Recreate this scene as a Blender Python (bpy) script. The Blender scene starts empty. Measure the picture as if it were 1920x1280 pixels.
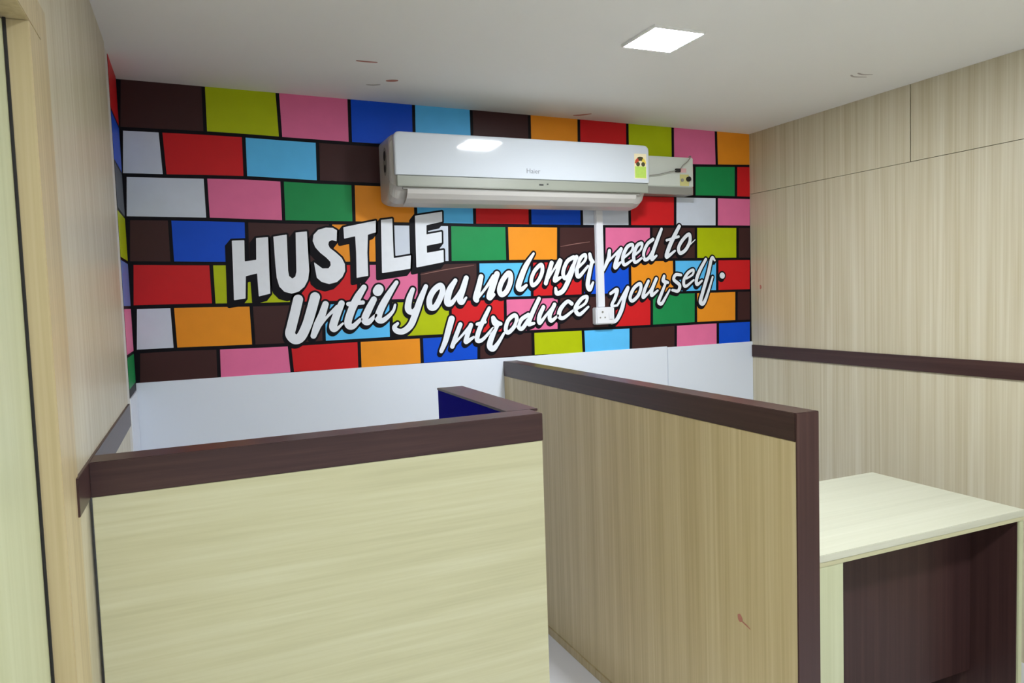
import bpy, bmesh, math, random
import numpy as np
from mathutils import Vector, Matrix

random.seed(7)
S = bpy.context.scene
COL = S.collection

# ------------------------------------------------------------------ camera
F_PX = 1373.77
YAW, PITCH, ROLL = (math.radians(a) for a in (23.1573, -3.5579, -1.922))
CAM_H = 1.52
fw = Vector((math.sin(YAW) * math.cos(PITCH), math.cos(YAW) * math.cos(PITCH), math.sin(PITCH)))
r0 = Vector((math.cos(YAW), -math.sin(YAW), 0))
u0 = r0.cross(fw)
rt = r0 * math.cos(ROLL) + u0 * math.sin(ROLL)
up = u0 * math.cos(ROLL) - r0 * math.sin(ROLL)
cd = bpy.data.cameras.new('camera')
cd.sensor_width = 36.0
cd.lens = F_PX / 1920 * 36.0
cd.clip_start = 0.01
cam = bpy.data.objects.new('camera', cd)
COL.objects.link(cam)
cam.matrix_world = Matrix(((rt.x, up.x, -fw.x, 0), (rt.y, up.y, -fw.y, 0), (rt.z, up.z, -fw.z, CAM_H), (0, 0, 0, 1)))
S.camera = cam

# ------------------------------------------------------------------ world, exposure
w = bpy.data.worlds.new('world')
S.world = w
w.use_nodes = True
w.node_tree.nodes['Background'].inputs[0].default_value = (0.9, 0.95, 1.0, 1)
w.node_tree.nodes['Background'].inputs[1].default_value = 0.7
vs = S.view_settings
vs.view_transform = 'Standard'
vs.look = 'None'
vs.gamma = 1.0
vs.use_curve_mapping = False
vs.exposure = 0.22
LAMP_COLOR = (0.92, 0.97, 1.0, 1)
LAMP_STRENGTH = 215.0
# ceiling panel lights: (x, y); the first is the one in view
LAMPS = [(1.56, 2.206), (0.50, 0.05), (1.56, 0.05)]

# ------------------------------------------------------------------ room dimensions (metres)
D = 3.337            # mural wall
XL = -0.245          # left wall
XR = 2.932           # right wall
YN = -1.7            # wall behind the camera
def ceil_z(x, y=0): return 2.411 - 0.0133 * (x - 1.3)

# ------------------------------------------------------------------ helpers
def lin(c):
    def f(v):
        v /= 255.0
        return v / 12.92 if v <= 0.04045 else ((v + 0.055) / 1.055) ** 2.4
    return (f(c[0]), f(c[1]), f(c[2]), 1.0)

def new_mat(name):
    m = bpy.data.materials.new(name)
    m.use_nodes = True
    return m, m.node_tree.nodes, m.node_tree.links, m.node_tree.nodes['Principled BSDF']

def mat_plain(name, rgb, rough=0.5, var=0.05, scale=8.0, bump=0.0, metal=0.0, spec=None):
    m, n, l, b = new_mat(name)
    tc = n.new('ShaderNodeTexCoord')
    no = n.new('ShaderNodeTexNoise')
    no.inputs['Scale'].default_value = scale
    no.inputs['Detail'].default_value = 4
    l.new(tc.outputs['Object'], no.inputs['Vector'])
    mx = n.new('ShaderNodeMixRGB')
    c = lin(rgb)
    mx.inputs[1].default_value = (c[0] * (1 - var), c[1] * (1 - var), c[2] * (1 - var), 1)
    mx.inputs[2].default_value = tuple(min(1, v * (1 + var)) for v in c[:3]) + (1,)
    l.new(no.outputs['Fac'], mx.inputs[0])
    l.new(mx.outputs[0], b.inputs['Base Color'])
    b.inputs['Roughness'].default_value = rough
    b.inputs['Metallic'].default_value = metal
    if spec is not None:
        b.inputs['Specular IOR Level'].default_value = spec
    if bump:
        bp = n.new('ShaderNodeBump')
        bp.inputs['Strength'].default_value = bump
        bp.inputs['Distance'].default_value = 0.002
        l.new(no.outputs['Fac'], bp.inputs['Height'])
        l.new(bp.outputs[0], b.inputs['Normal'])
    return m

def mat_laminate(name, dark, mid, light, grain='z', rough=0.4, fine=1.0, spec=0.5):
    """wood-grain laminate; the grain runs along the given axis"""
    m, n, l, b = new_mat(name)
    tc = n.new('ShaderNodeTexCoord')
    def stretched(a, c, detail):
        mp = n.new('ShaderNodeMapping')
        s = {'x': (c, a, a), 'y': (a, c, a), 'z': (a, a, c)}[grain]
        mp.inputs['Scale'].default_value = s
        l.new(tc.outputs['Object'], mp.inputs['Vector'])
        no = n.new('ShaderNodeTexNoise')
        no.inputs['Scale'].default_value = 1.0
        no.inputs['Detail'].default_value = detail
        no.inputs['Roughness'].default_value = 0.6
        l.new(mp.outputs[0], no.inputs['Vector'])
        return no
    n1 = stretched(26 * fine, 0.5, 3)
    n2 = stretched(95 * fine, 1.2, 2)
    ad = n.new('ShaderNodeMath'); ad.operation = 'MULTIPLY_ADD'
    ad.inputs[1].default_value = 0.45
    l.new(n2.outputs['Fac'], ad.inputs[0])
    sc = n.new('ShaderNodeMath'); sc.operation = 'MULTIPLY'
    sc.inputs[1].default_value = 0.55
    l.new(n1.outputs['Fac'], sc.inputs[0])
    l.new(sc.outputs[0], ad.inputs[2])
    cr = n.new('ShaderNodeValToRGB')
    e = cr.color_ramp.elements
    e[0].position = 0.36; e[0].color = lin(dark)
    e[1].position = 0.64; e[1].color = lin(light)
    k = e.new(0.5); k.color = lin(mid)
    l.new(ad.outputs[0], cr.inputs[0])
    l.new(cr.outputs[0], b.inputs['Base Color'])
    b.inputs['Roughness'].default_value = rough
    b.inputs['Specular IOR Level'].default_value = spec
    return m

def mat_emit(name, strength):
    m, n, l, b = new_mat(name)
    b.inputs['Base Color'].default_value = (0.9, 0.9, 0.9, 1)
    b.inputs['Emission Color'].default_value = LAMP_COLOR
    b.inputs['Emission Strength'].default_value = strength
    return m

M = {}
TAN = ((182, 171, 143), (194, 185, 160), (205, 198, 177))
M['tan'] = mat_laminate('tan_laminate_vertical_grain', *TAN, grain='z', rough=0.38)
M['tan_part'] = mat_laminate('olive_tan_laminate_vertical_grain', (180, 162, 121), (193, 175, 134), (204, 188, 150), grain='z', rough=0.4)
M['tan_frame'] = mat_laminate('tan_frame_laminate', (172, 154, 116), (186, 169, 131), (196, 180, 143), grain='z', rough=0.4)
M['cream'] = mat_laminate('cream_laminate_horizontal_grain', (184, 181, 146), (192, 189, 154), (199, 197, 165), grain='x', rough=0.45, fine=0.8)
M['cream_v'] = mat_laminate('cream_laminate_vertical_grain', (182, 186, 150), (188, 192, 157), (194, 198, 165), grain='z', rough=0.42, fine=0.6)
M['desk_top'] = mat_laminate('pale_cream_desk_laminate', (190, 191, 173), (195, 196, 178), (200, 201, 184), grain='x', rough=0.4, fine=0.7)
M['brown'] = mat_laminate('wenge_laminate', (54, 35, 34), (62, 41, 40), (71, 49, 46), grain='y', rough=0.33, spec=0.35)
M['brown_x'] = mat_laminate('wenge_laminate_long', (54, 35, 34), (62, 41, 40), (71, 49, 46), grain='x', rough=0.33, spec=0.35)
M['brown_z'] = mat_laminate('wenge_laminate_upright', (54, 35, 34), (62, 41, 40), (71, 49, 46), grain='z', rough=0.36, spec=0.3)
M['ceiling'] = mat_plain('ceiling_paint', (232, 231, 226), 0.75, 0.03, 1.5)
M['white_board'] = mat_plain('white_board_paint', (222, 229, 242), 0.45, 0.02, 2)
M['white_wall'] = mat_plain('white_wall_paint', (214, 212, 206), 0.6, 0.03, 3)
M['ink'] = mat_plain('black_mural_paint', (14, 12, 20), 0.5, 0.2, 20, spec=0.12)
M['letter'] = mat_plain('white_mural_paint', (232, 236, 246), 0.45, 0.05, 30, spec=0.2)
M['floor'] = mat_plain('white_floor_tile', (222, 223, 230), 0.25, 0.03, 3)
M['navy'] = mat_plain('navy_fabric', (16, 15, 150), 0.95, 0.15, 300, 0.4, spec=0.1)
M['ac_white'] = mat_plain('glossy_white_plastic', (203, 209, 218), 0.055, 0.005, 2)
M['ac_body'] = mat_plain('white_plastic', (192, 189, 186), 0.35, 0.02, 4)
M['ac_grey'] = mat_plain('silver_grey_plastic', (146, 149, 139), 0.35, 0.02, 4)
M['dark'] = mat_plain('dark_gap', (26, 24, 24), 0.6, 0.1, 20)
M['grey_text'] = mat_plain('grey_print', (120, 124, 132), 0.4, 0.02, 4)
M['pvc'] = mat_plain('white_pvc', (226, 228, 236), 0.35, 0.02, 10)
M['metal_white'] = mat_plain('off_white_painted_steel', (205, 210, 203), 0.4, 0.03, 6)
M['metal_grey'] = mat_plain('grey_painted_steel', (140, 138, 132), 0.4, 0.04, 6)
M['red_mark'] = mat_plain('red_crayon', (178, 118, 104), 0.8, 0.15, 60)
M['grey_mark'] = mat_plain('grey_smudge', (176, 168, 162), 0.8, 0.1, 60)
M['scratch'] = mat_plain('pale_paint_scratch', (132, 92, 86), 0.7, 0.2, 60)
M['lamp_frame'] = mat_plain('white_lamp_frame', (235, 235, 235), 0.4, 0.01, 3)
M['lamp'] = mat_emit('lamp_diffuser', LAMP_STRENGTH)
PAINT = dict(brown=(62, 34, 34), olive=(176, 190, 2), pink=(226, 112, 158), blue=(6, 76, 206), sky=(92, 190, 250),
             orange=(234, 146, 34), red=(204, 28, 34), shaded_grey=(74, 80, 90), periwinkle=(96, 128, 196), green=(24, 138, 76), white=(206, 214, 230))  # the dark grey return brick has dim light put into its colour
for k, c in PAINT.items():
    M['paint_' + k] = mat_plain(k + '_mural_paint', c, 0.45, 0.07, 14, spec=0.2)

def setp(o, label=None, cat=None, group=None, kind=None):
    for k, v in (('label', label), ('category', cat), ('group', group), ('kind', kind)):
        if v: o[k] = v
    return o

def thing(name, loc, label, cat, group=None):
    o = bpy.data.objects.new(name, None)
    o.empty_display_size = 0.05
    COL.objects.link(o)
    o.location = loc
    return setp(o, label, cat, group)

def origin(p):
    v = Vector((0, 0, 0))
    while p is not None:
        v += p.location
        p = p.parent
    return v

def link(name, me, mat, parent=None, label=None, smooth=False):
    me.materials.append(M[mat] if isinstance(mat, str) else mat)
    if smooth:
        for p in me.polygons: p.use_smooth = True
    o = bpy.data.objects.new(name, me)
    COL.objects.link(o)
    if parent is not None:
        o.parent = parent
    if label: o['label'] = label
    return o

def poly(name, verts, faces, mat, parent=None, label=None, smooth=False):
    off = origin(parent)
    me = bpy.data.meshes.new(name)
    me.from_pydata([tuple(Vector(v) - off) for v in verts], [], faces)
    bm = bmesh.new(); bm.from_mesh(me)
    bmesh.ops.recalc_face_normals(bm, faces=bm.faces)
    bm.to_mesh(me); bm.free()
    return link(name, me, mat, parent, label, smooth)

def prism(name, pts2, plane, a, b, mat, parent=None, label=None, bevel=0.0):
    """pts2 extruded from a to b: plane 'xz' extrudes in y, 'yz' in x, 'xy' in z"""
    f = {'xz': lambda p, t: (p[0], t, p[1]), 'yz': lambda p, t: (t, p[0], p[1]), 'xy': lambda p, t: (p[0], p[1], t)}[plane]
    n = len(pts2)
    off = origin(parent)
    bm = bmesh.new()
    A = [bm.verts.new(Vector(f(p, a)) - off) for p in pts2]
    B = [bm.verts.new(Vector(f(p, b)) - off) for p in pts2]
    bm.faces.new(A); bm.faces.new(B[::-1])
    for i in range(n):
        bm.faces.new((A[i], B[i], B[(i + 1) % n], A[(i + 1) % n]))
    bmesh.ops.recalc_face_normals(bm, faces=bm.faces)
    if bevel:
        bmesh.ops.bevel(bm, geom=list(bm.edges), offset=bevel, segments=2, affect='EDGES', clamp_overlap=True)
    me = bpy.data.meshes.new(name)
    bm.to_mesh(me); bm.free()
    return link(name, me, mat, parent, label)

def box(name, x0, x1, y0, y1, z0, z1, mat, parent=None, label=None, bevel=0.0):
    return prism(name, [(x0, y0), (x1, y0), (x1, y1), (x0, y1)], 'xy', z0, z1, mat, parent, label, bevel)

def struct(o):
    o['kind'] = 'structure'
    return o

def tube(name, pts, r, mat, parent=None, seg=8, label=None):
    off = origin(parent)
    verts, faces = [], []
    P = [Vector(p) for p in pts]
    for i, p in enumerate(P):
        t = (P[min(i + 1, len(P) - 1)] - P[max(i - 1, 0)]).normalized()
        a = t.orthogonal().normalized() if i == 0 else (a - t * a.dot(t)).normalized()
        c = t.cross(a)
        for k in range(seg):
            an = 2 * math.pi * k / seg
            verts.append(p + (a * math.cos(an) + c * math.sin(an)) * r)
    for i in range(len(P) - 1):
        for k in range(seg):
            k2 = (k + 1) % seg
            faces.append((i * seg + k, i * seg + k2, (i + 1) * seg + k2, (i + 1) * seg + k))
    faces.append(tuple(range(seg))[::-1])
    faces.append(tuple(range((len(P) - 1) * seg, len(P) * seg)))
    return poly(name, verts, faces, mat, parent, label, True)

def smooth_path(pts, closed=False, n=7):
    """Catmull-Rom through points of any dimension"""
    if len(pts) < 3: return [tuple(map(float, p)) for p in pts]
    out = []
    m = len(pts)
    rng = range(m) if closed else range(m - 1)
    for i in rng:
        if closed:
            p0, p1, p2, p3 = pts[i - 1], pts[i], pts[(i + 1) % m], pts[(i + 2) % m]
        else:
            p1, p2 = pts[i], pts[i + 1]
            p0 = pts[i - 1] if i else tuple(2 * a - b for a, b in zip(p1, p2))
            p3 = pts[i + 2] if i + 2 < m else tuple(2 * a - b for a, b in zip(p2, p1))
        for k in range(n):
            t = k / n
            out.append(tuple(0.5 * (2 * b + (c - a) * t + (2 * a - 5 * b + 4 * c - d) * t * t + (3 * b - a - 3 * c + d) * t ** 3)
                             for a, b, c, d in zip(p0, p1, p2, p3)))
    if not closed: out.append(tuple(map(float, pts[-1])))
    return out

# ------------------------------------------------------------------ mural survey (millimetres on the wall: x, height)
ROW_Z = [2442, 2237, 2055, 1883, 1704, 1525, 1345, 1218]
BRICKS = [
 ('brown', [(-227,2471),(-82,2469),(68,2467),(66,2245),(-90,2245),(-240,2245)]),
 ('olive', [(82,2466),(219,2461),(361,2456),(366,2239),(220,2243),(80,2245)]),
 ('pink', [(376,2455),(519,2451),(668,2448),(665,2232),(520,2235),(380,2238)]),
 ('blue', [(683,2447),(821,2444),(964,2441),(960,2228),(818,2230),(680,2232)]),
 ('sky', [(979,2441),(1111,2438),(1247,2434),(1247,2224),(1109,2226),(975,2228)]),
 ('brown', [(1262,2434),(1405,2432),(1552,2430),(1550,2220),(1404,2222),(1262,2224)]),
 ('orange', [(1568,2430),(1696,2430),(1829,2430),(1825,2216),(1694,2218),(1566,2220)]),
 ('red', [(1845,2430),(1979,2428),(2117,2427),(2114,2213),(1976,2214),(1842,2216)]),
 ('olive', [(2133,2427),(2266,2426),(2402,2425),(2400,2209),(2264,2211),(2131,2212)]),
 ('pink', [(2419,2425),(2553,2430),(2690,2436),(2693,2211),(2553,2207),(2417,2208)]),
 ('orange', [(2707,2436),(2821,2441),(2938,2445),(2934,2219),(2821,2215),(2710,2212)]),
 ('white', [(-231,2230),(-168,2230),(-103,2230),(-97,2063),(-170,2063),(-241,2062)]),
 ('red', [(-89,2230),(60,2230),(215,2228),(213,2066),(63,2065),(-83,2063)]),
 ('sky', [(230,2227),(372,2223),(520,2220),(517,2057),(369,2062),(228,2066)]),
 ('brown', [(535,2220),(676,2217),(822,2215),(819,2052),(673,2055),(531,2057)]),
 ('green', [(837,2215),(954,2213),(1076,2212),(1071,2050),(951,2051),(834,2052)]),
 ('orange', [(1091,2212),(1213,2210),(1339,2208),(1336,2047),(1210,2049),(1087,2050)]),
 ('pink', [(1355,2208),(1481,2207),(1611,2205),(1608,2045),(1478,2046),(1352,2047)]),
 ('blue', [(1627,2205),(1758,2203),(1893,2201),(1888,2042),(1754,2043),(1624,2045)]),
 ('sky', [(1909,2201),(2057,2199),(2209,2197),(2205,2039),(2053,2040),(1905,2042)]),
 ('red', [(2226,2197),(2381,2195),(2540,2193),(2537,2038),(2377,2038),(2222,2039)]),
 ('green', [(2558,2193),(2690,2197),(2826,2202),(2823,2039),(2687,2039),(2554,2038)]),
 ('red', [(2844,2202),(2889,2204),(2934,2205),(2931,2039),(2886,2039),(2841,2039)]),
 ('white', [(-229,2047),(-89,2048),(56,2049),(57,1889),(-93,1890),(-238,1891)]),
 ('pink', [(70,2050),(213,2051),(362,2047),(361,1881),(213,1885),(71,1889)]),
 ('green', [(377,2047),(520,2042),(668,2040),(665,1879),(518,1880),(375,1881)]),
 ('orange', [(683,2040),(816,2038),(954,2036),(953,1876),(814,1877),(680,1879)]),
 ('sky', [(970,2036),(1106,2035),(1247,2034),(1244,1873),(1104,1875),(968,1876)]),
 ('red', [(1263,2034),(1400,2032),(1540,2031),(1538,1872),(1397,1873),(1260,1873)]),
 ('blue', [(1556,2031),(1692,2029),(1832,2028),(1830,1872),(1690,1872),(1554,1872)]),
 ('white', [(1848,2028),(1981,2027),(2119,2026),(2118,1873),(1980,1872),(1846,1872)]),
 ('red', [(2135,2025),(2271,2024),(2410,2024),(2406,1874),(2269,1873),(2135,1873)]),
 ('white', [(2427,2024),(2556,2024),(2689,2025),(2686,1875),(2553,1874),(2423,1874)]),
 ('pink', [(2706,2025),(2818,2025),(2931,2025),(2928,1875),(2815,1875),(2703,1875)]),
 ('brown', [(-227,1875),(-159,1875),(-89,1875),(-89,1708),(-164,1710),(-237,1711)]),
 ('blue', [(-76,1875),(63,1874),(207,1870),(203,1703),(61,1705),(-75,1708)]),
 ('brown', [(222,1870),(387,1866),(560,1864),(555,1699),(382,1701),(217,1703)]),
 ('orange', [(575,1864),(689,1864),(806,1863),(801,1697),(684,1698),(570,1699)]),
 ('white', [(821,1862),(966,1861),(1116,1860),(1112,1696),(962,1697),(816,1697)]),
 ('green', [(1132,1860),(1269,1858),(1411,1858),(1410,1697),(1267,1696),(1128,1696)]),
 ('orange', [(1426,1858),(1559,1858),(1695,1857),(1689,1696),(1556,1697),(1426,1697)]),
 ('brown', [(1711,1857),(1835,1857),(1962,1858),(1957,1696),(1830,1696),(1706,1696)]),
 ('pink', [(1978,1858),(2113,1858),(2251,1859),(2247,1695),(2108,1696),(1974,1696)]),
 ('brown', [(2268,1859),(2404,1859),(2544,1860),(2540,1695),(2400,1695),(2264,1695)]),
 ('olive', [(2561,1860),(2695,1861),(2831,1861),(2828,1694),(2691,1694),(2558,1695)]),
 ('brown', [(2849,1861),(2889,1861),(2928,1861),(2925,1693),(2886,1693),(2846,1694)]),
 ('red', [(-225,1696),(-86,1693),(58,1690),(60,1531),(-90,1533),(-234,1533)]),
 ('olive', [(73,1690),(222,1688),(378,1686),(376,1526),(222,1527),(74,1530)]),
 ('red', [(392,1685),(531,1684),(675,1683),(670,1524),(528,1525),(391,1526)]),
 ('pink', [(690,1683),(823,1682),(960,1682),(953,1521),(817,1523),(685,1524)]),
 ('brown', [(975,1682),(1112,1681),(1253,1682),(1249,1518),(1106,1520),(968,1521)]),
 ('sky', [(1269,1682),(1402,1682),(1540,1682),(1537,1516),(1399,1517),(1265,1518)]),
 ('red', [(1556,1682),(1691,1682),(1830,1682),(1825,1516),(1687,1516),(1553,1516)]),
 ('blue', [(1847,1682),(1978,1681),(2112,1681),(2111,1516),(1974,1516),(1841,1516)]),
 ('orange', [(2129,1681),(2260,1681),(2395,1681),(2394,1515),(2259,1515),(2128,1516)]),
 ('sky', [(2412,1681),(2547,1680),(2686,1680),(2682,1514),(2545,1515),(2411,1515)]),
 ('red', [(2703,1680),(2813,1680),(2925,1679),(2922,1513),(2810,1514),(2700,1514)]),
 ('white', [(-223,1517),(-162,1517),(-100,1517),(-97,1353),(-166,1353),(-233,1353)]),
 ('orange', [(-86,1517),(58,1515),(208,1512),(210,1349),(61,1351),(-83,1353)]),
 ('brown', [(222,1512),(364,1511),(511,1510),(507,1348),(363,1347),(224,1348)]),
 ('sky', [(526,1510),(669,1509),(817,1508),(813,1350),(665,1349),(522,1348)]),
 ('olive', [(833,1508),(966,1506),(1105,1505),(1101,1349),(962,1350),(828,1350)]),
 ('red', [(1120,1505),(1253,1503),(1389,1502),(1386,1347),(1249,1348),(1117,1349)]),
 ('pink', [(1405,1502),(1543,1502),(1686,1502),(1681,1345),(1539,1346),(1402,1347)]),
 ('brown', [(1702,1502),(1855,1501),(2012,1501),(2008,1341),(1850,1343),(1697,1345)]),
 ('red', [(2029,1501),(2136,1501),(2245,1501),(2241,1340),(2132,1340),(2025,1341)]),
 ('green', [(2262,1501),(2397,1501),(2536,1501),(2532,1341),(2393,1340),(2258,1340)]),
 ('orange', [(2553,1501),(2684,1500),(2817,1500),(2814,1340),(2680,1341),(2550,1341)]),
 ('brown', [(2835,1500),(2878,1499),(2922,1499),(2919,1339),(2876,1339),(2832,1340)]),
 ('brown', [(-222,1337),(-81,1338),(66,1335),(64,1215),(-85,1217),(-229,1218)]),
 ('pink', [(81,1335),(217,1333),(357,1332),(363,1219),(218,1217),(78,1215)]),
 ('red', [(372,1332),(514,1333),(662,1334),(661,1217),(517,1218),(378,1219)]),
 ('orange', [(677,1334),(814,1334),(955,1335),(955,1219),(814,1218),(676,1217)]),
 ('blue', [(971,1335),(1106,1334),(1245,1333),(1240,1221),(1104,1220),(971,1219)]),
 ('brown', [(1261,1333),(1395,1333),(1533,1332),(1532,1221),(1392,1221),(1256,1221)]),
 ('olive', [(1550,1331),(1682,1330),(1819,1329),(1822,1216),(1683,1218),(1549,1221)]),
 ('sky', [(1836,1328),(1971,1327),(2109,1326),(2106,1214),(1970,1214),(1838,1216)]),
 ('brown', [(2126,1326),(2260,1326),(2397,1326),(2394,1212),(2257,1213),(2123,1214)]),
 ('pink', [(2414,1326),(2546,1327),(2682,1327),(2680,1210),(2544,1211),(2411,1211)]),
 ('blue', [(2700,1327),(2808,1326),(2919,1325),(2917,1211),(2806,1210),(2698,1210)]),
]
BLOCK_LETTERS = [
 ('H', [(152,1793),(202,1795),(199,1705),(246,1711),(250,1804),(299,1808),(297,1684),(296,1565),(248,1554),(246,1653),(200,1642),(194,1547),(147,1541),(150,1659)]),
 ('U', [(321,1810),(377,1819),(376,1734),(375,1663),(378,1639),(391,1628),(404,1636),(410,1658),(412,1734),(415,1828),(463,1833),(464,1717),(465,1661),(458,1621),(441,1591),(415,1570),(385,1562),(355,1571),(335,1594),(326,1632),(323,1695)]),
 ('S', [(594,1838),(590,1789),(570,1795),(556,1788),(553,1775),(559,1760),(583,1741),(609,1716),(622,1688),(622,1657),(608,1630),(583,1608),(549,1600),(516,1610),(496,1629),(490,1672),(487,1698),(501,1687),(522,1670),(549,1670),(559,1683),(558,1699),(542,1717),(516,1739),(496,1763),(486,1791),(491,1818),(512,1840),(546,1850),(576,1849)]),
 ('T', [(623,1852),(771,1883),(769,1830),(732,1819),(726,1737),(725,1633),(672,1625),(675,1737),(674,1812),(624,1801)]),
 ('L', [(795,1886),(848,1893),(847,1787),(847,1712),(929,1724),(924,1662),(789,1644),(792,1758)]),
 ('E', [(956,1907),(1089,1928),(1088,1881),(1010,1864),(1008,1821),(1083,1834),(1082,1782),(1007,1768),(1007,1735),(1089,1748),(1088,1691),(953,1667),(954,1772)]),
]
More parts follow.
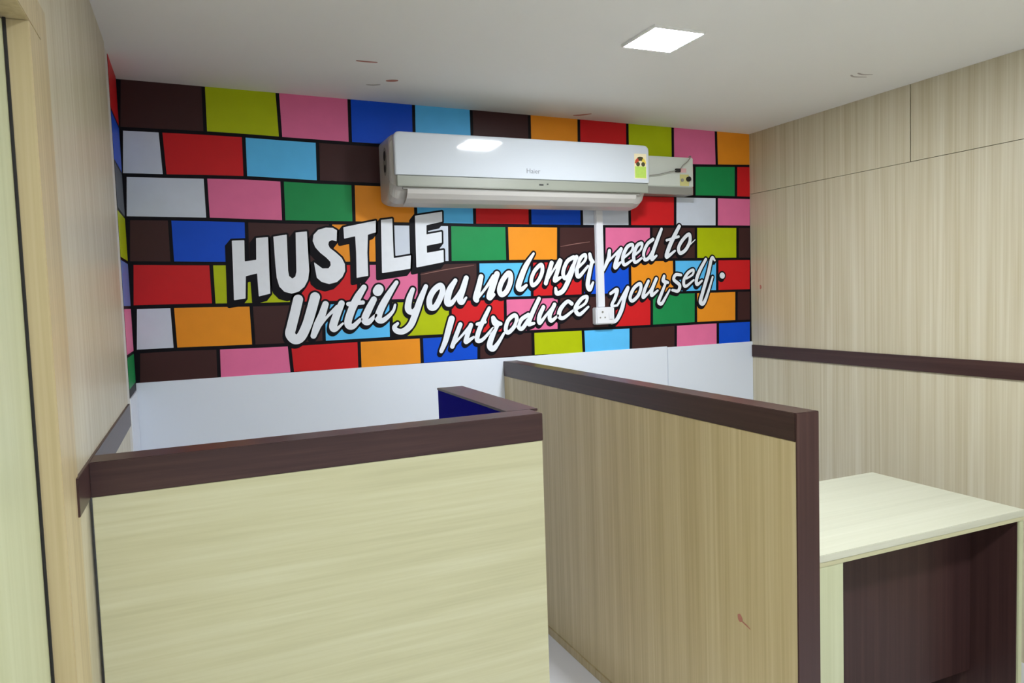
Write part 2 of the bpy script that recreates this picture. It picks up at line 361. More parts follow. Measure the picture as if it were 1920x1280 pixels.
SCRIPT_LETTERS = [
 ('U', [(0,[(411,1536,42),(394,1475,42),(377,1417,42),(370,1385,42),(389,1361,42),(415,1371,42),(442,1420,42),(461,1472,43),(484,1544,43)])]),
 ('n', [(0,[(528,1511,28),(510,1464,32),(488,1418,34),(469,1373,26)]),(0,[(484,1394,11),(530,1452,12),(579,1497,18)]),(0,[(599,1512,28),(574,1459,34),(556,1409,34),(568,1396,18),(601,1422,9)])]),
 ('t', [(0,[(703,1581,25),(670,1533,34),(641,1477,34),(623,1421,33),(643,1405,25),(681,1436,16)]),(0,[(629,1508,19),(695,1513,19)])]),
 ('i', [(0,[(746,1525,28),(720,1480,33),(699,1435,31),(716,1422,25),(752,1453,14)]),(0,[(765,1562,44),(771,1571,44)])]),
 ('l', [(0,[(855,1600,19),(809,1535,30),(775,1478,33),(762,1439,33),(779,1426,25),(808,1443,19),(834,1470,14),(844,1497,11)])]),
 ('y', [(0,[(931,1565,21),(912,1521,29),(905,1475,31),(927,1460,24),(956,1493,17)]),(0,[(995,1578,21),(964,1513,30),(940,1453,31),(914,1400,31),(878,1373,28),(847,1376,26),(836,1394,21),(852,1410,14)])]),
 ('o', [(1,[(1066,1580,28),(1033,1558,28),(1010,1518,28),(1012,1481,28),(1036,1480,28),(1063,1520,28),(1077,1557,28)])]),
 ('u', [(0,[(1142,1602,21),(1111,1556,32),(1097,1502,32),(1116,1494,25),(1150,1531,16),(1189,1589,14)]),(0,[(1198,1613,25),(1179,1561,30),(1161,1510,29),(1173,1496,21),(1194,1519,11)])]),
 ('n', [(0,[(1274,1618,25),(1259,1566,29),(1244,1518,31),(1247,1505,25)]),(0,[(1253,1514,13),(1296,1562,14),(1340,1617,22)]),(0,[(1358,1629,29),(1334,1571,33),(1315,1519,33),(1337,1529,18)])]),
 ('o', [(1,[(1417,1631,26),(1385,1595,26),(1368,1553,26),(1379,1528,26),(1406,1544,26),(1427,1587,26),(1430,1622,26)])]),
 ('l', [(0,[(1559,1727,13),(1515,1667,26),(1485,1606,30),(1470,1564,29),(1485,1551,24),(1514,1570,15)])]),
 ('o', [(1,[(1599,1671,21),(1562,1641,20),(1542,1598,20),(1549,1569,20),(1580,1590,21),(1604,1636,21)])]),
 ('n', [(0,[(1658,1679,23),(1638,1625,23),(1622,1578,22)]),(0,[(1628,1589,11),(1667,1643,11),(1705,1693,19)]),(0,[(1709,1689,21),(1687,1631,23),(1673,1591,23),(1706,1605,15)])]),
 ('g', [(0,[(1784,1707,21),(1746,1685,21),(1722,1634,21),(1729,1601,21),(1752,1615,21),(1779,1663,21)]),(0,[(1801,1707,23),(1774,1637,25),(1747,1582,25),(1717,1537,25),(1683,1525,23),(1676,1551,15)])]),
 ('e', [(0,[(1812,1655,13),(1851,1691,15),(1852,1719,17),(1822,1699,21),(1801,1648,23),(1810,1607,21),(1867,1661,13)])]),
 ('r', [(0,[(1879,1721,19),(1885,1695,23),(1900,1681,15)]),(0,[(1891,1683,19),(1874,1624,23),(1862,1565,25),(1874,1540,23),(1894,1575,13)])]),
 ('I', [(0,[(1116,1420,31),(1097,1364,30),(1080,1314,26),(1058,1269,20)])]),
 ('n', [(0,[(1159,1391,22),(1134,1336,22),(1114,1288,22)]),(0,[(1119,1295,11),(1166,1339,12),(1213,1384,20)]),(0,[(1213,1386,22),(1193,1338,24),(1185,1306,22),(1225,1327,13)])]),
 ('t', [(0,[(1311,1464,18),(1281,1411,23),(1253,1356,24),(1242,1313,24),(1270,1312,18),(1328,1366,13)]),(0,[(1245,1389,16),(1287,1398,16)])]),
 ('r', [(0,[(1330,1416,22),(1341,1391,34),(1369,1385,18)]),(0,[(1355,1386,20),(1327,1339,27),(1306,1284,30),(1324,1265,29),(1351,1290,20),(1384,1337,14)])]),
 ('o', [(1,[(1444,1424,21),(1410,1401,21),(1394,1358,21),(1408,1340,21),(1442,1369,21),(1456,1404,21)])]),
 ('d', [(0,[(1519,1423,21),(1482,1402,21),(1464,1368,21),(1483,1356,21),(1518,1396,21)]),(0,[(1581,1501,21),(1544,1435,23),(1520,1379,23),(1550,1379,14)])]),
 ('u', [(0,[(1604,1458,21),(1580,1412,23),(1582,1380,21),(1620,1419,14),(1667,1467,14)]),(0,[(1667,1469,21),(1638,1414,22),(1647,1388,21),(1685,1412,13)])]),
 ('c', [(0,[(1766,1470,21),(1741,1482,19),(1702,1447,23),(1691,1411,23),(1715,1399,20),(1773,1435,13)])]),
 ('e', [(0,[(1789,1439,13),(1844,1469,15),(1856,1503,18),(1821,1491,21),(1786,1444,23),(1809,1413,20),(1862,1450,13)])]),
 ('n', [(0,[(1997,1738,20),(1991,1700,23),(1977,1672,20),(1960,1637,11)]),(0,[(1977,1672,10),(2019,1709,12),(2064,1744,18)]),(0,[(2068,1747,20),(2041,1693,25),(2030,1652,25),(2063,1677,13)])]),
 ('e', [(0,[(2082,1699,12),(2132,1737,13),(2139,1769,17),(2106,1757,20),(2078,1706,21),(2085,1664,18),(2131,1686,12)])]),
 ('e', [(0,[(2147,1711,12),(2189,1743,13),(2198,1776,17),(2167,1763,20),(2145,1715,21),(2153,1676,18),(2200,1701,12)])]),
 ('d', [(0,[(2268,1797,19),(2232,1772,19),(2208,1727,18),(2213,1690,19),(2242,1701,19),(2275,1746,19)]),(0,[(2324,1852,17),(2295,1792,22),(2266,1727,22),(2259,1691,20),(2289,1710,12)])]),
 ('t', [(0,[(2440,1868,21),(2400,1805,24),(2369,1749,25),(2354,1703,22),(2409,1735,12)]),(0,[(2356,1792,14),(2435,1812,14)])]),
 ('o', [(1,[(2504,1825,20),(2462,1795,20),(2433,1752,20),(2443,1722,20),(2481,1742,20),(2509,1788,20)]),(0,[(2502,1762,6),(2544,1795,6)])]),
 ('y', [(0,[(1997,1515,16),(2037,1534,20),(2024,1491,20),(2002,1452,16),(2036,1451,12)]),(0,[(2036,1451,12),(2104,1544,18),(2079,1481,22),(2063,1430,24),(2032,1378,22),(2000,1362,18)])]),
 ('o', [(1,[(2179,1562,19),(2141,1539,19),(2116,1492,19),(2130,1472,19),(2166,1498,19),(2185,1538,19)])]),
 ('u', [(0,[(2234,1575,17),(2209,1529,20),(2198,1489,19),(2240,1520,12),(2284,1584,12)]),(0,[(2284,1586,19),(2257,1532,20),(2253,1498,19),(2292,1523,12)])]),
 ('r', [(0,[(2335,1599,17),(2330,1574,23),(2359,1564,15)]),(0,[(2344,1562,15),(2314,1502,19),(2296,1462,20),(2315,1451,19),(2342,1485,15),(2370,1525,11)])]),
 ('s', [(0,[(2446,1603,15),(2411,1605,18),(2398,1579,19),(2435,1548,20),(2424,1517,19),(2387,1522,15)])]),
 ('e', [(0,[(2483,1583,11),(2524,1605,13),(2527,1630,15),(2491,1612,18),(2463,1571,19),(2474,1540,17),(2530,1574,11)])]),
 ('l', [(0,[(2614,1687,17),(2570,1623,21),(2548,1574,21),(2553,1549,19),(2586,1569,12)])]),
 ('f', [(0,[(2676,1680,11),(2655,1692,19),(2628,1605,22),(2590,1506,22),(2573,1453,24),(2594,1444,22),(2623,1497,17),(2659,1588,12)])]),
 ('.', [(0,[(2725,1595,34),(2727,1594,34)])]),
]
MURAL_BOTTOM = [(-232, 1218), (71, 1215), (370, 1219), (669, 1217), (963, 1219), (1248, 1221), (1541, 1221), (1919, 1214), (2115, 1214), (2689, 1209), (2929, 1211)]

# ================================================================== STRUCTURE
# floor
floor = struct(box('floor', XL - 0.2, XR + 0.2, YN - 0.1, D + 0.1, -0.08, 0.0, 'floor'))

# ceiling: very slightly out of level
cx0, cx1, cy0, cy1 = XL - 0.2, XR + 0.2, YN - 0.1, D + 0.1
ceiling = struct(poly('ceiling',
    [(cx0, cy0, ceil_z(cx0)), (cx1, cy0, ceil_z(cx1)), (cx1, cy1, ceil_z(cx1)), (cx0, cy1, ceil_z(cx0)),
     (cx0, cy0, 2.56), (cx1, cy0, 2.56), (cx1, cy1, 2.56), (cx0, cy1, 2.56)],
    [(0, 1, 2, 3), (7, 6, 5, 4), (0, 4, 5, 1), (1, 5, 6, 2), (2, 6, 7, 3), (3, 7, 4, 0)], 'ceiling'))

def smear(name, pts, width, mat, parent, plane_fn):
    """a flat mark of varying width along a short path, on a surface given by plane_fn(u, v)"""
    path = smooth_path(pts, n=5)
    L, R = [], []
    for i, p in enumerate(path):
        a = path[max(i - 1, 0)]; b = path[min(i + 1, len(path) - 1)]
        t = Vector((b[0] - a[0], b[1] - a[1])).normalized()
        k = width * (0.25 + 0.75 * math.sin(math.pi * (0.12 + 0.76 * i / (len(path) - 1)))) / 2
        L.append((p[0] - t.y * k, p[1] + t.x * k)); R.append((p[0] + t.y * k, p[1] - t.x * k))
    n = len(path)
    return poly(name, [plane_fn(*q) for q in L + R], [(i, i + 1, n + i + 1, n + i) for i in range(n - 1)], mat, parent)

cfn = lambda x, y: (x, y, ceil_z(x) - 0.0008)
smear('scuff_mark', [(0.60, 2.80), (0.634, 2.799), (0.68, 2.795)], 0.016, 'red_mark', ceiling, cfn)
smear('scuff_mark', [(0.765, 3.012), (0.79, 3.00), (0.81, 2.99)], 0.028, 'red_mark', ceiling, cfn)
smear('scuff_mark', [(0.70, 3.09), (0.729, 3.086), (0.755, 3.07)], 0.014, 'grey_mark', ceiling, cfn)
smear('scuff_mark', [(1.77, 3.27), (1.805, 3.25), (1.84, 3.21)], 0.022, 'red_mark', ceiling, cfn)
smear('scuff_mark', [(2.565, 2.30), (2.60, 2.315), (2.655, 2.30)], 0.012, 'grey_mark', ceiling, cfn)
smear('scuff_mark', [(2.57, 2.27), (2.61, 2.28), (2.65, 2.265)], 0.014, 'grey_mark', ceiling, cfn)

# ---- mural wall
wall_back = struct(box('wall_back', XL - 0.2, XR + 0.2, D, D + 0.1, 0, 2.5, 'white_wall'))
mb = [(x / 1000, z / 1000) for x, z in MURAL_BOTTOM]
bz = mb[0][1]
# black ground of the mural, down to the white boards
ZTOP = 2.45
prism('mural_ground', [(XL + 0.001, 1.208), (XR, 1.208), (XR, ZTOP), (XL + 0.001, ZTOP)], 'xz', D, D - 0.001, 'ink', wall_back)
# two white boards below the mural with a fine joint
box('white_board', XL + 0.001, 2.342, D, D - 0.009, 0.0, 1.217, 'white_board', wall_back, bevel=0.001)
box('white_board', 2.345, XR, D, D - 0.009, 0.0, 1.212, 'white_board', wall_back, bevel=0.001)
for colour, q in BRICKS:
    pts = [(x / 1000, min(z / 1000, ceil_z(x / 1000) + 0.01)) for x, z in q]
    prism('brick', pts, 'xz', D - 0.001, D - 0.002, 'paint_' + colour, wall_back)

# ---- lettering
YS, YL_ = D - 0.0026, D - 0.0034
def field_mesh(name, capsules, polys, y, mat, parent, cell=0.0025, label=None):
    """one clean flat mesh covering a union of tapered brush dabs and polygons (x, z), by marching squares"""
    C = np.array(capsules) if capsules else np.zeros((0, 6))
    xs = list(C[:, 0] - C[:, 2]) + list(C[:, 3] - C[:, 5]) + list(C[:, 0] + C[:, 2]) + list(C[:, 3] + C[:, 5]) + [p[0] for q in polys for p in q]
    zs = list(C[:, 1] - C[:, 2]) + list(C[:, 4] - C[:, 5]) + list(C[:, 1] + C[:, 2]) + list(C[:, 4] + C[:, 5]) + [p[1] for q in polys for p in q]
    gx = np.arange(min(xs) - 2 * cell, max(xs) + 3 * cell, cell)
    gz = np.arange(min(zs) - 2 * cell, max(zs) + 3 * cell, cell)
    X, Z = np.meshgrid(gx, gz, indexing='ij')
    dist = np.full(X.shape, 1e3)
    for ax, az, ra, bx, bz_, rb in C:
        dx, dz = bx - ax, bz_ - az
        L2 = dx * dx + dz * dz + 1e-12
        t = np.clip(((X - ax) * dx + (Z - az) * dz) / L2, 0, 1)
        dist = np.minimum(dist, np.hypot(X - ax - t * dx, Z - az - t * dz) - (ra + (rb - ra) * t))
    for q in polys:
        ins = np.zeros(X.shape, bool)
        pd = np.full(X.shape, 1e3)
        for i in range(len(q)):
            (ax, az), (bx, bz_) = q[i], q[(i + 1) % len(q)]
            cross = ((az > Z) != (bz_ > Z))
            with np.errstate(divide='ignore', invalid='ignore'):
                xi = (bx - ax) * (Z - az) / (bz_ - az if bz_ != az else 1e-12) + ax
            ins ^= cross & (X < xi)
            dx, dz = bx - ax, bz_ - az
            t = np.clip(((X - ax) * dx + (Z - az) * dz) / (dx * dx + dz * dz + 1e-12), 0, 1)
            pd = np.minimum(pd, np.hypot(X - ax - t * dx, Z - az - t * dz))
        dist = np.minimum(dist, np.where(ins, -pd, pd))
    verts, faces, index = [], [], {}
    off = origin(parent)
    def vert(key, x, z):
        if key not in index:
            index[key] = len(verts)
            verts.append((x - off.x, y - off.y, z - off.z))
        return index[key]
    inside = dist < 0
    cells = inside[:-1, :-1] | inside[1:, :-1] | inside[1:, 1:] | inside[:-1, 1:]
    full = inside[:-1, :-1] & inside[1:, :-1] & inside[1:, 1:] & inside[:-1, 1:]
    for i in range(full.shape[0]):                      # whole cells: one strip per run
        j = 0
        col = full[i]
        while j < len(col):
            if not col[j]: j += 1; continue
            j1 = j
            while j1 < len(col) and col[j1]: j1 += 1
            faces.append(tuple(vert(c, gx[c[0]], gz[c[1]]) for c in ((i, j), (i + 1, j), (i + 1, j1), (i, j1))))
            j = j1
    for i, j in np.argwhere(cells & ~full).tolist():    # edge cells
        cs = [(i, j), (i + 1, j), (i + 1, j + 1), (i, j + 1)]
        f = []
        for k in range(4):
            p, q = cs[k], cs[(k + 1) % 4]
            dp, dq = dist[p], dist[q]
            if dp < 0: f.append(vert(p, gx[p[0]], gz[p[1]]))
            if (dp < 0) != (dq < 0):
                t = dp / (dp - dq)
                f.append(vert((min(p, q), max(p, q)), gx[p[0]] + (gx[q[0]] - gx[p[0]]) * t, gz[p[1]] + (gz[q[1]] - gz[p[1]]) * t))
        if len(f) > 2: faces.append(tuple(f))
    me = bpy.data.meshes.new(name)
    me.from_pydata(verts, [], faces)
    return link(name, me, mat, parent, label)

def disc(c, r, n=12):
    return [(c[0] + r * math.cos(2 * math.pi * k / n), c[1] + r * math.sin(2 * math.pi * k / n)) for k in range(n)]

def brush(path, grow=0.0, shift=(0, 0)):
    """path of (x, z, width) -> tapered dabs"""
    P = [(p[0] + shift[0], p[1] + shift[1], p[2] / 2 + grow) for p in path]
    return [P[i] + P[i + 1] for i in range(len(P) - 1)]

def letter(name, white_caps, white_polys, black_caps, black_polys, label):
    """the white letter is a part of the wall, its black outline and drop shadow a sub-part"""
    o = field_mesh(name, white_caps, white_polys, YL_, 'letter', wall_back, label=label)
    field_mesh('letter_shadow', black_caps, black_polys, YS, 'ink', o)

for ch, q in BLOCK_LETTERS:
    p = [(x / 1000, z / 1000) for x, z in q]
    n = len(p)
    sh = (-0.020, -0.024)
    caps, polys = [], []
    for s in (0, 0.25, 0.5, 0.75, 1):
        ps = [(x + sh[0] * s, z + sh[1] * s) for x, z in p]
        caps += [ps[i] + (0.0085,) + ps[(i + 1) % n] + (0.0085,) for i in range(n)]
        polys.append(ps)
    letter('letter', [], [p], caps, polys, 'white block capital %s with black outline' % ch)

for ch, strokes in SCRIPT_LETTERS:
    white, black = [], []
    for closed, q in strokes:
        path = smooth_path([(x / 1000, z / 1000, wd / 1000) for x, z, wd in q], bool(closed), 6)
        if closed: path.append(path[0])
        white += brush(path)
        black += brush(path, 0.0085) + brush(path, 0.006, (-0.004, -0.008)) + brush(path, 0.005, (-0.007, -0.014))
    letter('letter' if ch != '.' else 'full_stop', white, [], black, [], 'white brush script %s with black outline' % ('full stop' if ch == '.' else ch))

mfn = lambda x, z: (x, D - 0.0022, z)
smear('scuff_mark', [(0.970, 1.633), (1.102, 1.656), (1.241, 1.674)], 0.004, 'scratch', wall_back, mfn)
smear('scuff_mark', [(1.711, 1.761), (1.800, 1.775), (1.882, 1.785)], 0.004, 'scratch', wall_back, mfn)

# ---- left wall with the door opening (y 0.62 .. 1.50, up to z 2.018)
DY0, DY1, DZ = 0.62, 1.50, 2.018
XB = XL - 0.12
OY0, OY1, OZ = DY0 - 0.106, DY1 + 0.106, DZ + 0.047
wall_left = struct(poly('wall_left',
    [(x, y, z) for x in (XL, XB) for (y, z) in ((YN - 0.1, 0), (OY0, 0), (OY0, OZ), (OY1, OZ), (OY1, 0), (D, 0), (D, 2.5), (YN - 0.1, 2.5))],
    [(0, 1, 2, 7), (2, 3, 6, 7), (3, 4, 5, 6), (8, 15, 10, 9), (10, 15, 14, 11), (11, 14, 13, 12),
     (0, 8, 9, 1), (1, 9, 10, 2), (2, 10, 11, 3), (3, 11, 12, 4), (4, 12, 13, 5), (5, 13, 14, 6), (6, 14, 15, 7), (7, 15, 8, 0)], 'white_wall'))
PX = XL + 0.004
box('panel', XL, PX, 1.69, 2.888, 1.187, 2.45, 'tan', wall_left)
box('panel', XL, PX, 1.69, 2.888, 0.0, 1.109, 'tan', wall_left)
box('panel', XL, PX, YN, DY0 - 0.19, 0.0, 2.45, 'tan', wall_left)
box('panel', XL, PX, DY0 - 0.19, 1.69, 2.09, 2.45, 'tan', wall_left)
# painted return of the mural at the corner
ZR = [z / 1000 for z in ROW_Z]
ZR[0] = 2.45
prism('mural_ground', [(3.02, 1.19), (D, 1.19), (D, 2.45), (3.02, 2.45)], 'yz', XL, XL + 0.001, 'ink', wall_left)
for i, c in enumerate(('red', 'blue', 'shaded_grey', 'olive', 'periwinkle', 'pink', 'green')):
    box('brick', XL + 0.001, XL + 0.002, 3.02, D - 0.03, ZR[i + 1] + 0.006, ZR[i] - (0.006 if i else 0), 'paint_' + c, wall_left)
box('white_board', XL, XL + 0.004, 3.03, D - 0.012, 0.0, 1.188, 'white_board', wall_left)
trim_1 = struct(box('trim_1', XL, XL + 0.010, 1.662, 2.888, 1.109, 1.187, 'brown', None, bevel=0.001))
setp(trim_1, 'dark brown rail running along the left panelled wall')

# door frame and door leaf
fr = thing('door_frame', (XL, DY1, 0), 'tan laminate door frame with stepped architrave around the cream door', 'door frame')
XD = XL - 0.0295
for y0, y1, s in ((DY1, DY1 + 0.107, 1), (DY0 - 0.107, DY0, -1)):
    box('jamb', XD - 0.05, XL + 0.009, y0, y1, 0.0, DZ, 'tan_frame', fr, bevel=0.0015)
    ya, yb = (y1, y1 + 0.083) if s > 0 else (y0 - 0.083, y0)
    box('architrave', XL, XL + 0.006, ya, yb, 0.0, 2.066 + 0.03, 'tan_frame', fr, bevel=0.001)
box('door_gap_shade', XD + 0.0002, XD + 0.0045, DY1 - 0.004, DY1 + 0.001, 0.0, DZ, 'dark', fr)  # dark strip put in for the shade of the gap beside the leaf
box('head', XD - 0.05, XL + 0.009, DY0 - 0.107, DY1 + 0.107, DZ, DZ + 0.048, 'tan_frame', fr, bevel=0.0015)
box('architrave', XL, XL + 0.006, DY0 - 0.107, DY1 + 0.107, DZ + 0.0485, DZ + 0.078, 'tan_frame', fr, bevel=0.001)
door = struct(thing('door_1', (XD, DY0, 0), 'cream laminate flush door standing shut in the tan frame', 'door'))
box('leaf', XD - 0.035, XD, DY0 + 0.004, DY1 - 0.006, 0.006, DZ - 0.005, 'cream_v', door, bevel=0.001)
hb = box('handle_plate', XD, XD + 0.004, DY0 + 0.05, DY0 + 0.09, 0.94, 1.12, 'metal_grey', door, bevel=0.001)
tube('handle', [(XD + 0.004, DY0 + 0.07, 1.05), (XD + 0.045, DY0 + 0.07, 1.05), (XD + 0.05, DY0 + 0.09, 1.05), (XD + 0.05, DY0 + 0.18, 1.05)], 0.008, 'metal_grey', door)

# ---- right wall: laminate panels above and below a brown rail
wall_right = struct(box('wall_right', XR + 0.012, XR + 0.15, YN - 0.1, D + 0.1, 0, 2.5, 'dark'))
SEAM, VS = 2.052, 2.312
box('panel', XR, XR + 0.012, VS + 0.0025, D, SEAM + 0.001, 2.45, 'tan', wall_right)
box('panel', XR + 0.001, XR + 0.012, YN, VS - 0.0025, SEAM + 0.0015, 2.45, 'tan', wall_right)
box('panel', XR + 0.0015, XR + 0.012, YN, D, 1.193, SEAM - 0.001, 'tan', wall_right)
box('panel', XR + 0.0015, XR + 0.012, YN, D, 0.0, 1.126, 'tan', wall_right)
trim_2 = struct(box('trim_2', XR - 0.008, XR + 0.0014, YN, D - 0.0095, 1.126, 1.193, 'brown', None, bevel=0.001))
setp(trim_2, 'dark brown rail running along the right panelled wall')
smear('scuff_mark', [(3.262, 1.535), (3.258, 1.522), (3.262, 1.512)], 0.014, 'red_mark', wall_right, lambda y, z: (XR + 0.0008, y, z))

# ---- wall behind the camera, with an opening added to let fill light in
wall_front = struct(poly('wall_front',
    [(x, y, z) for y in (YN, YN - 0.1) for (x, z) in ((XL - 0.2, 0), (0.0, 0), (0.0, 2.2), (2.7, 2.2), (2.7, 0), (XR + 0.2, 0), (XR + 0.2, 2.5), (XL - 0.2, 2.5))],
    [(0, 1, 2, 7), (2, 3, 6, 7), (3, 4, 5, 6), (8, 15, 10, 9), (10, 15, 14, 11), (11, 14, 13, 12),
     (0, 8, 9, 1), (1, 9, 10, 2), (2, 10, 11, 3), (3, 11, 12, 4), (4, 12, 13, 5), (5, 13, 14, 6), (6, 14, 15, 7), (7, 15, 8, 0)], 'white_wall'))

# ================================================================== PARTITIONS
# low wall facing the camera, a touch out of square
A = 0.0289
def fy(x): return 1.839 + A * (x - 0.5)
def slab(name, x0, x1, d0, d1, z0, z1, mat, parent, bevel=0.001, label=None):
    return prism(name, [(x0, fy(x0) + d0), (x1, fy(x1) + d0), (x1, fy(x1) + d1), (x0, fy(x0) + d1)], 'xy', z0, z1, mat, parent, label, bevel)
XF0, XF1 = XL + 0.0102, 0.875
lw = thing('cubicle_partition', (0.3, fy(0.3), 0), 'low cream cubicle wall with dark brown top rail beside the door', 'partition')
slab('panel', XF0 + 0.0015, XF1, 0.002, 0.085, 0.004, 1.110, 'cream', lw)
slab('top_rail', XF0, XF1 + 0.002, 0.0, 0.088, 1.1105, 1.188, 'brown_x', lw, 0.0015)

# return of that cubicle with blue fabric inside
bp = thing('cubicle_partition', (0.85, 2.25, 0), 'short cubicle return with navy blue fabric face and brown cap', 'partition')
YB0 = fy(0.9) + 0.0895
box('fabric_panel', 0.806, 0.812, YB0, 2.60, 0.02, 1.180, 'navy', bp, 'navy blue fabric panel')
box('panel', 0.8125, 0.895, YB0, 2.60, 0.004, 1.180, 'tan', bp)
box('top_rail', 0.804, 0.904, YB0 - 0.001, 2.604, 1.1805, 1.188, 'brown', bp, bevel=0.001)

# long partition running to the mural wall
XP0, XP1, YP = 1.373, 1.448, 1.403
lp = thing('cubicle_partition', (1.41, 2.3, 0), 'long tan partition with brown rail and upright end post reaching the mural wall', 'partition')
YE = D - 0.0095
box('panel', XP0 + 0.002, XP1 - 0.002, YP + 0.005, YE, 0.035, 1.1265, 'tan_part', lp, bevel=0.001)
box('top_rail', XP0, XP1, YP + 0.005, YE, 1.127, 1.2005, 'brown', lp, bevel=0.0015)
box('end_post', XP0 - 0.001, XP1, YP, YP + 0.0045, 0.0, 1.2005, 'brown_z', lp, bevel=0.0015)
box('skirting', XP0 - 0.003, XP1 + 0.003, YP + 0.005, YE, 0.0, 0.0345, 'tan_frame', lp, bevel=0.001)
smear('scuff_mark', [(1.632, 0.592), (1.626, 0.580), (1.622, 0.572)], 0.020, 'red_mark', lp, lambda y, z: (XP0 + 0.0013, y, z))
smear('scuff_mark', [(1.624, 0.576), (1.604, 0.572), (1.584, 0.566)], 0.005, 'red_mark', lp, lambda y, z: (XP0 + 0.0012, y, z))

# ================================================================== DESK
DX0, DX1, DYF, DYB, DT = 1.455, 2.507, 1.545, 2.152, 0.750
dk = thing('desk', (2.0, 1.85, 0), 'cream laminate desk with dark brown kneehole panels behind the long partition', 'desk')
box('desk_top', DX0, DX1, DYF, DYB, DT - 0.022, DT, 'desk_top', dk, bevel=0.0015)
box('front_edge', DX0, DX1 - 0.004, DYF + 0.003, DYF + 0.02, DT - 0.036, DT - 0.0225, 'cream', dk)
box('side_cabinet', DX0 + 0.003, 1.690, DYF + 0.006, DYB - 0.01, 0.0, DT - 0.0365, 'cream_v', dk, bevel=0.001)
box('side_panel', DX1 - 0.022, DX1 - 0.003, DYF + 0.006, DYB - 0.01, 0.0, DT - 0.0365, 'cream_v', dk, bevel=0.001)
box('side_lining', DX1 - 0.0265, DX1 - 0.0225, DYF + 0.012, DYB - 0.02, 0.0, DT - 0.0370, 'brown_z', dk, 'dark brown inner face of the side panel')
box('modesty_panel', 1.6905, DX1 - 0.027, 1.716, 1.734, 0.125, DT - 0.0370, 'brown_z', dk, 'dark brown modesty panel', bevel=0.0005)

# ================================================================== AIR CONDITIONER
AX0, AX1 = 0.800, 2.112
AZ0, AZ1 = 1.937, 2.249
YA = D - 0.002
ac = thing('air_conditioner', ((AX0 + AX1) / 2, YA, AZ0), 'white split air conditioner mounted high on the colourful mural wall', 'air conditioner')
def profile_sweep(name, prof, x0, x1, mat, parent, end_r=0.03, segs=6, label=None):
    """(depth, z) outline swept along x; the ends are drawn in to a rounded corner"""
    cd_ = sum(p[0] for p in prof) / len(prof); cz = sum(p[1] for p in prof) / len(prof)
    st = []
    for k in range(segs + 1):
        t = math.pi / 2 * k / segs
        st.append((x0 + end_r * (1 - math.sin(t)), end_r * (1 - math.cos(t))))
    st = st[::-1]
    stations = st + [(x0 + x1 - a, b) for a, b in st[::-1]]
    verts, faces = [], []
    n = len(prof)
    for x, ins in stations:
        for d, z in prof:
            vd, vz = d - cd_, z - cz
            L = math.hypot(vd, vz)
            dd = d - max(0, ins * (vd / L)) if d > 0.001 else d
            zz = z - ins * (vz / L) * 0.9
            verts.append((x, YA - dd, zz))
    for s in range(len(stations) - 1):
        for i in range(n):
            j = (i + 1) % n
            faces.append((s * n + i, s * n + j, (s + 1) * n + j, (s + 1) * n + i))
    faces.append(tuple(range(n))[::-1])
    faces.append(tuple(range((len(stations) - 1) * n, len(stations) * n)))
    return poly(name, verts, faces, mat, parent, label)

prof = [(0.0, AZ1 - 0.006), (0.15, AZ1 - 0.004), (0.178, AZ1 - 0.012), (0.195, AZ1 - 0.03), (0.199, AZ1 - 0.06),
        (0.199, 2.056), (0.195, 2.008), (0.180, 1.994), (0.155, 1.962), (0.120, 1.944), (0.07, AZ0), (0.0, AZ0 + 0.012)]
body = profile_sweep('body', prof, AX0, AX1, 'ac_body', ac, 0.045)
# glossy front panel with rounded corners and a softened front edge
def rounded(x0, x1, z0, z1, rb, rtop, n=6):
    out = []
    for cx_, cz_, r, a0 in ((x1 - rb, z0 + rb, rb, -90), (x1 - rtop, z1 - rtop, rtop, 0), (x0 + rtop, z1 - rtop, rtop, 90), (x0 + rb, z0 + rb, rb, 180)):
        out += [(cx_ + r * math.cos(math.radians(a0 + 90 * k / n)), cz_ + r * math.sin(math.radians(a0 + 90 * k / n))) for k in range(n + 1)]
    return out
rings = []
for d, i in ((0.1992, 0.0), (0.2085, 0.0), (0.2125, 0.0012), (0.2152, 0.004), (0.2165, 0.009)):
    rings.append([(x, YA - d, z) for x, z in rounded(AX0 + 0.014 + i, AX1 - 0.002 - i, 2.057 + i * 0.3, AZ1 - 0.006 - i, 0.006, 0.026)])
nr = len(rings[0])
fo = poly('front_panel', [v for r in rings for v in r],
          [(k * nr + i, k * nr + (i + 1) % nr, (k + 1) * nr + (i + 1) % nr, (k + 1) * nr + i) for k in range(len(rings) - 1) for i in range(nr)]
          + [tuple(range(nr)), tuple(range((len(rings) - 1) * nr, len(rings) * nr))], 'ac_white', ac, 'glossy white front panel')
box('display_band', AX0 + 0.022, AX1 - 0.008, YA - 0.2125, YA - 0.1965, 2.009, 2.0562, 'ac_grey', ac, 'silver grey band', bevel=0.003)
# dark outlet slot and curved louver below it
box('outlet_slot', AX0 + 0.05, AX1 - 0.05, YA - 0.199, YA - 0.180, 2.000, 2.0085, 'metal_grey', ac)
lv = [(0.199, 1.999), (0.194, 1.984), (0.178, 1.966), (0.152, 1.950), (0.120, 1.940), (0.120, 1.936), (0.155, 1.945), (0.183, 1.961), (0.200, 1.981), (0.206, 1.999)]
prism('louver', [(YA - d, z) for d, z in lv], 'yz', AX0 + 0.07, AX1 - 0.075, 'ac_body', ac)
box('indicator', 1.500, 1.522, YA - 0.2145, YA - 0.2128, 2.030, 2.036, 'dark', ac)
box('indicator', 1.540, 1.548, YA - 0.2145, YA - 0.2128, 2.034, 2.040, 'dark', ac)
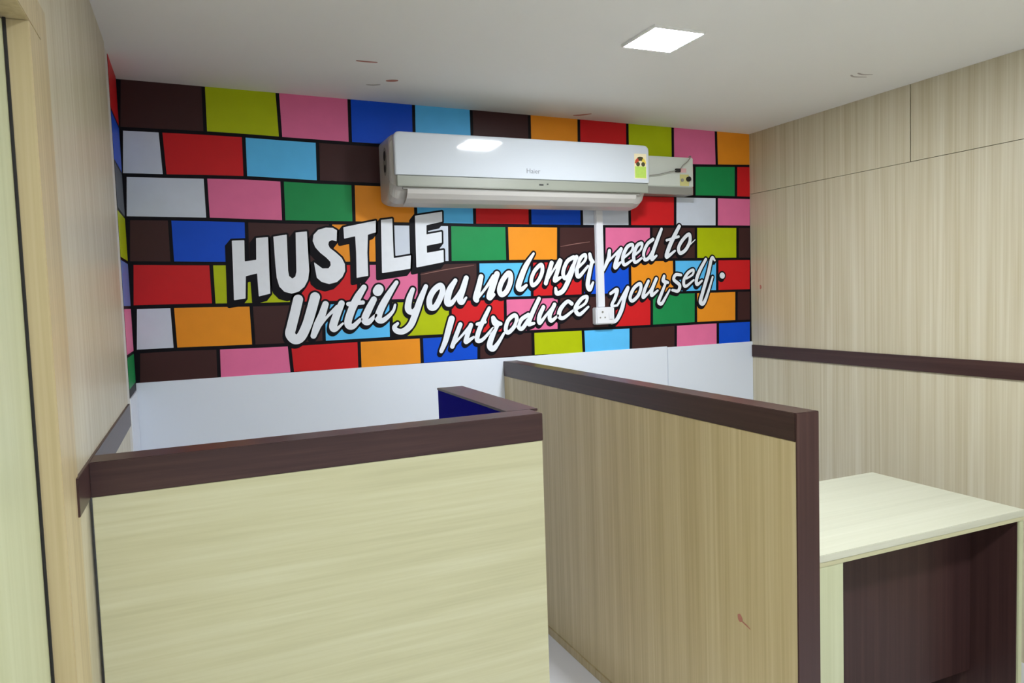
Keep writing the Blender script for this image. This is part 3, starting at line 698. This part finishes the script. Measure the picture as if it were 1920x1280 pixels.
# recess on the left end
el = [(YA - 0.105 + 0.030 * math.cos(t * math.pi / 8), 2.13 + 0.062 * math.sin(t * math.pi / 8)) for t in range(16)]
er = prism('end_grip', el, 'yz', AX0 - 0.0012, AX0 + 0.002, 'metal_grey', ac)
el2 = [(YA - 0.105 + 0.018 * math.cos(t * math.pi / 8), 2.155 + 0.022 * math.sin(t * math.pi / 8)) for t in range(16)]
prism('end_grip_hole', el2, 'yz', AX0 - 0.0022, AX0 - 0.0013, 'dark', er)
el3 = [(YA - 0.105 + 0.016 * math.cos(t * math.pi / 8), 2.10 + 0.018 * math.sin(t * math.pi / 8)) for t in range(16)]
prism('end_grip_hole', el3, 'yz', AX0 - 0.0022, AX0 - 0.0013, 'dark', er)

def text_mesh(name, body_, size, loc, rot, mat, parent, shear=0.0):
    cu = bpy.data.curves.new(name, 'FONT')
    cu.body = body_; cu.size = size; cu.align_x = 'CENTER'; cu.align_y = 'CENTER'; cu.extrude = 0.0003; cu.shear = shear
    cu.resolution_u = 3
    t = bpy.data.objects.new(name, cu)
    COL.objects.link(t)
    bpy.context.view_layer.update()
    me = bpy.data.meshes.new_from_object(t.evaluated_get(bpy.context.evaluated_depsgraph_get()))
    bpy.data.objects.remove(t); bpy.data.curves.remove(cu)
    me.transform(Matrix.Translation(Vector(loc) - origin(parent)) @ rot)
    me.materials.clear()
    return link(name, me, mat, parent)
FRONT = Matrix.Rotation(math.radians(90), 4, 'X')
text_mesh('brand_lettering', 'Haier', 0.032, (1.470, YA - 0.2171, 2.0935), FRONT, 'grey_text', ac)
# energy label
ex0, ex1, yl = 2.022, 2.092, YA - 0.2172
M['lab_cream'] = mat_plain('label_cream', (238, 226, 190), 0.5, 0.02)
M['lab_green'] = mat_plain('label_green', (182, 214, 96), 0.5, 0.1, 90)
M['lab_red'] = mat_plain('label_red', (196, 74, 48), 0.5, 0.02)
M['lab_yellow'] = mat_plain('label_yellow', (232, 208, 80), 0.5, 0.02)
M['lab_dark'] = mat_plain('label_dark', (70, 66, 40), 0.5, 0.02)
el_ = box('energy_label', ex0, ex1, yl, yl + 0.001, 2.078, 2.200, 'lab_cream', ac, 'paper energy rating label with star dial')
box('label_panel', ex0 + 0.003, ex1 - 0.003, yl - 0.0004, yl, 2.082, 2.138, 'lab_green', el_)
cxm = (ex0 + ex1) / 2
def fan(a0, a1, r0_, r1_, mat):
    pts = [(cxm + r1_ * math.cos(math.radians(a)), 2.152 + r1_ * math.sin(math.radians(a))) for a in range(a0, a1 + 1, 10)]
    pts += [(cxm + r0_ * math.cos(math.radians(a)), 2.152 + r0_ * math.sin(math.radians(a))) for a in range(a1, a0 - 1, -10)]
    prism('label_dial', pts, 'xz', yl - 0.0004, yl, mat, el_)
fan(120, 180, 0.014, 0.032, 'lab_red'); fan(60, 120, 0.014, 0.034, 'lab_dark'); fan(0, 60, 0.014, 0.032, 'lab_yellow')
prism('label_star', disc((cxm - 0.014, 2.149), 0.011), 'xz', yl - 0.0006, yl, 'lab_dark', el_)
prism('label_star', disc((cxm + 0.016, 2.149), 0.011), 'xz', yl - 0.0006, yl, 'lab_dark', el_)

# ================================================================== ELECTRICAL
sb = thing('voltage_stabilizer', (2.33, D - 0.04, 2.02), 'off-white metal stabilizer box on the mural beside the air conditioner', 'electrical box')
YS0 = D - 0.088
box('body', 2.150, 2.476, YS0, D - 0.0024, 2.066, 2.222, 'metal_white', sb, bevel=0.004)
box('base', 2.152, 2.474, YS0 + 0.002, D - 0.0024, 2.026, 2.0655, 'metal_grey', sb, bevel=0.002)
M['lab_faded'] = mat_plain('faded_yellow_label', (204, 198, 132), 0.5, 0.05)
box('rating_label', 2.388, 2.446, YS0 - 0.0008, YS0, 2.072, 2.132, 'lab_faded', sb)
prism('knob', disc((2.440, 2.108), 0.013, 16), 'xz', YS0 - 0.012, YS0, 'dark', sb)
prism('indicator', disc((2.402, 2.102), 0.009, 12), 'xz', YS0 - 0.004, YS0, 'metal_grey', sb)
M['pinkish'] = mat_plain('faded_pink_sticker', (214, 170, 172), 0.5, 0.05)
box('sticker', 2.384, 2.430, YS0 - 0.0006, YS0, 2.142, 2.164, 'pinkish', sb)
wire = tube('power_cord', smooth_path([(2.19, YS0 - 0.012, 2.118), (2.25, YS0 - 0.016, 2.126), (2.31, YS0 - 0.014, 2.140), (2.368, YS0 - 0.010, 2.151)], n=6), 0.0022, 'metal_grey', sb)
box('plug', 2.356, 2.384, YS0 - 0.016, YS0, 2.142, 2.160, 'dark', sb, bevel=0.002)
tube('power_cord', smooth_path([(2.380, YS0 - 0.010, 2.155), (2.400, YS0 - 0.014, 2.178), (2.432, YS0 - 0.012, 2.200), (2.458, YS0 - 0.004, 2.228), (2.462, YS0 + 0.02, 2.230)], n=6), 0.0022, 'metal_grey', sb)

tr = thing('cable_trunking', (1.93, D - 0.01, 1.445), 'white cable trunking dropping from the air conditioner across the mural', 'cable cover')
box('cover', 1.911, 1.952, D - 0.022, D - 0.0036, 1.4455, 1.945, 'pvc', tr, bevel=0.003)
box('back_plate', 1.909, 1.954, D - 0.0095, D - 0.0036, 1.4455, 1.945, 'pvc', tr)
sw = thing('switch_box', (1.938, D - 0.02, 1.358), 'white surface switch and socket box at the foot of the trunking', 'switch')
box('housing', 1.884, 1.993, D - 0.045, D - 0.0036, 1.357, 1.445, 'pvc', sw, bevel=0.004)
fpl = box('face_plate', 1.889, 1.988, D - 0.0485, D - 0.0452, 1.362, 1.440, 'pvc', sw, bevel=0.001)
box('rocker', 1.957, 1.979, D - 0.053, D - 0.0486, 1.382, 1.420, 'pvc', sw, bevel=0.0015)
for px, pz, r in ((1.920, 1.421, 0.006), (1.906, 1.393, 0.0045), (1.934, 1.393, 0.0045)):
    prism('socket_hole', disc((px, pz), r, 12), 'xz', D - 0.0491, D - 0.0486, 'metal_grey', fpl)

# ================================================================== CEILING LIGHTS
for i, (lx, ly) in enumerate(LAMPS):
    zc = ceil_z(lx)
    lt = thing('ceiling_light', (lx, ly, zc), 'square LED panel light glowing in the ceiling ' + ('in front of the air conditioner', 'beside the cream door', 'towards the open end of the room')[i], 'ceiling light', 'ceiling panel lights')
    hw = 0.105
    e = 0.006
    for (x0, x1, y0, y1) in ((-hw, hw, -hw, -hw + e), (-hw, hw, hw - e, hw), (-hw, -hw + e, -hw + e, hw - e), (hw - e, hw, -hw + e, hw - e)):
        box('frame', lx + x0, lx + x1, ly + y0, ly + y1, zc - 0.009, zc + 0.002, 'lamp_frame', lt)
    box('diffuser', lx - hw + e, lx + hw - e, ly - hw + e, ly + hw - e, zc - 0.0075, zc - 0.0045, 'lamp', lt)
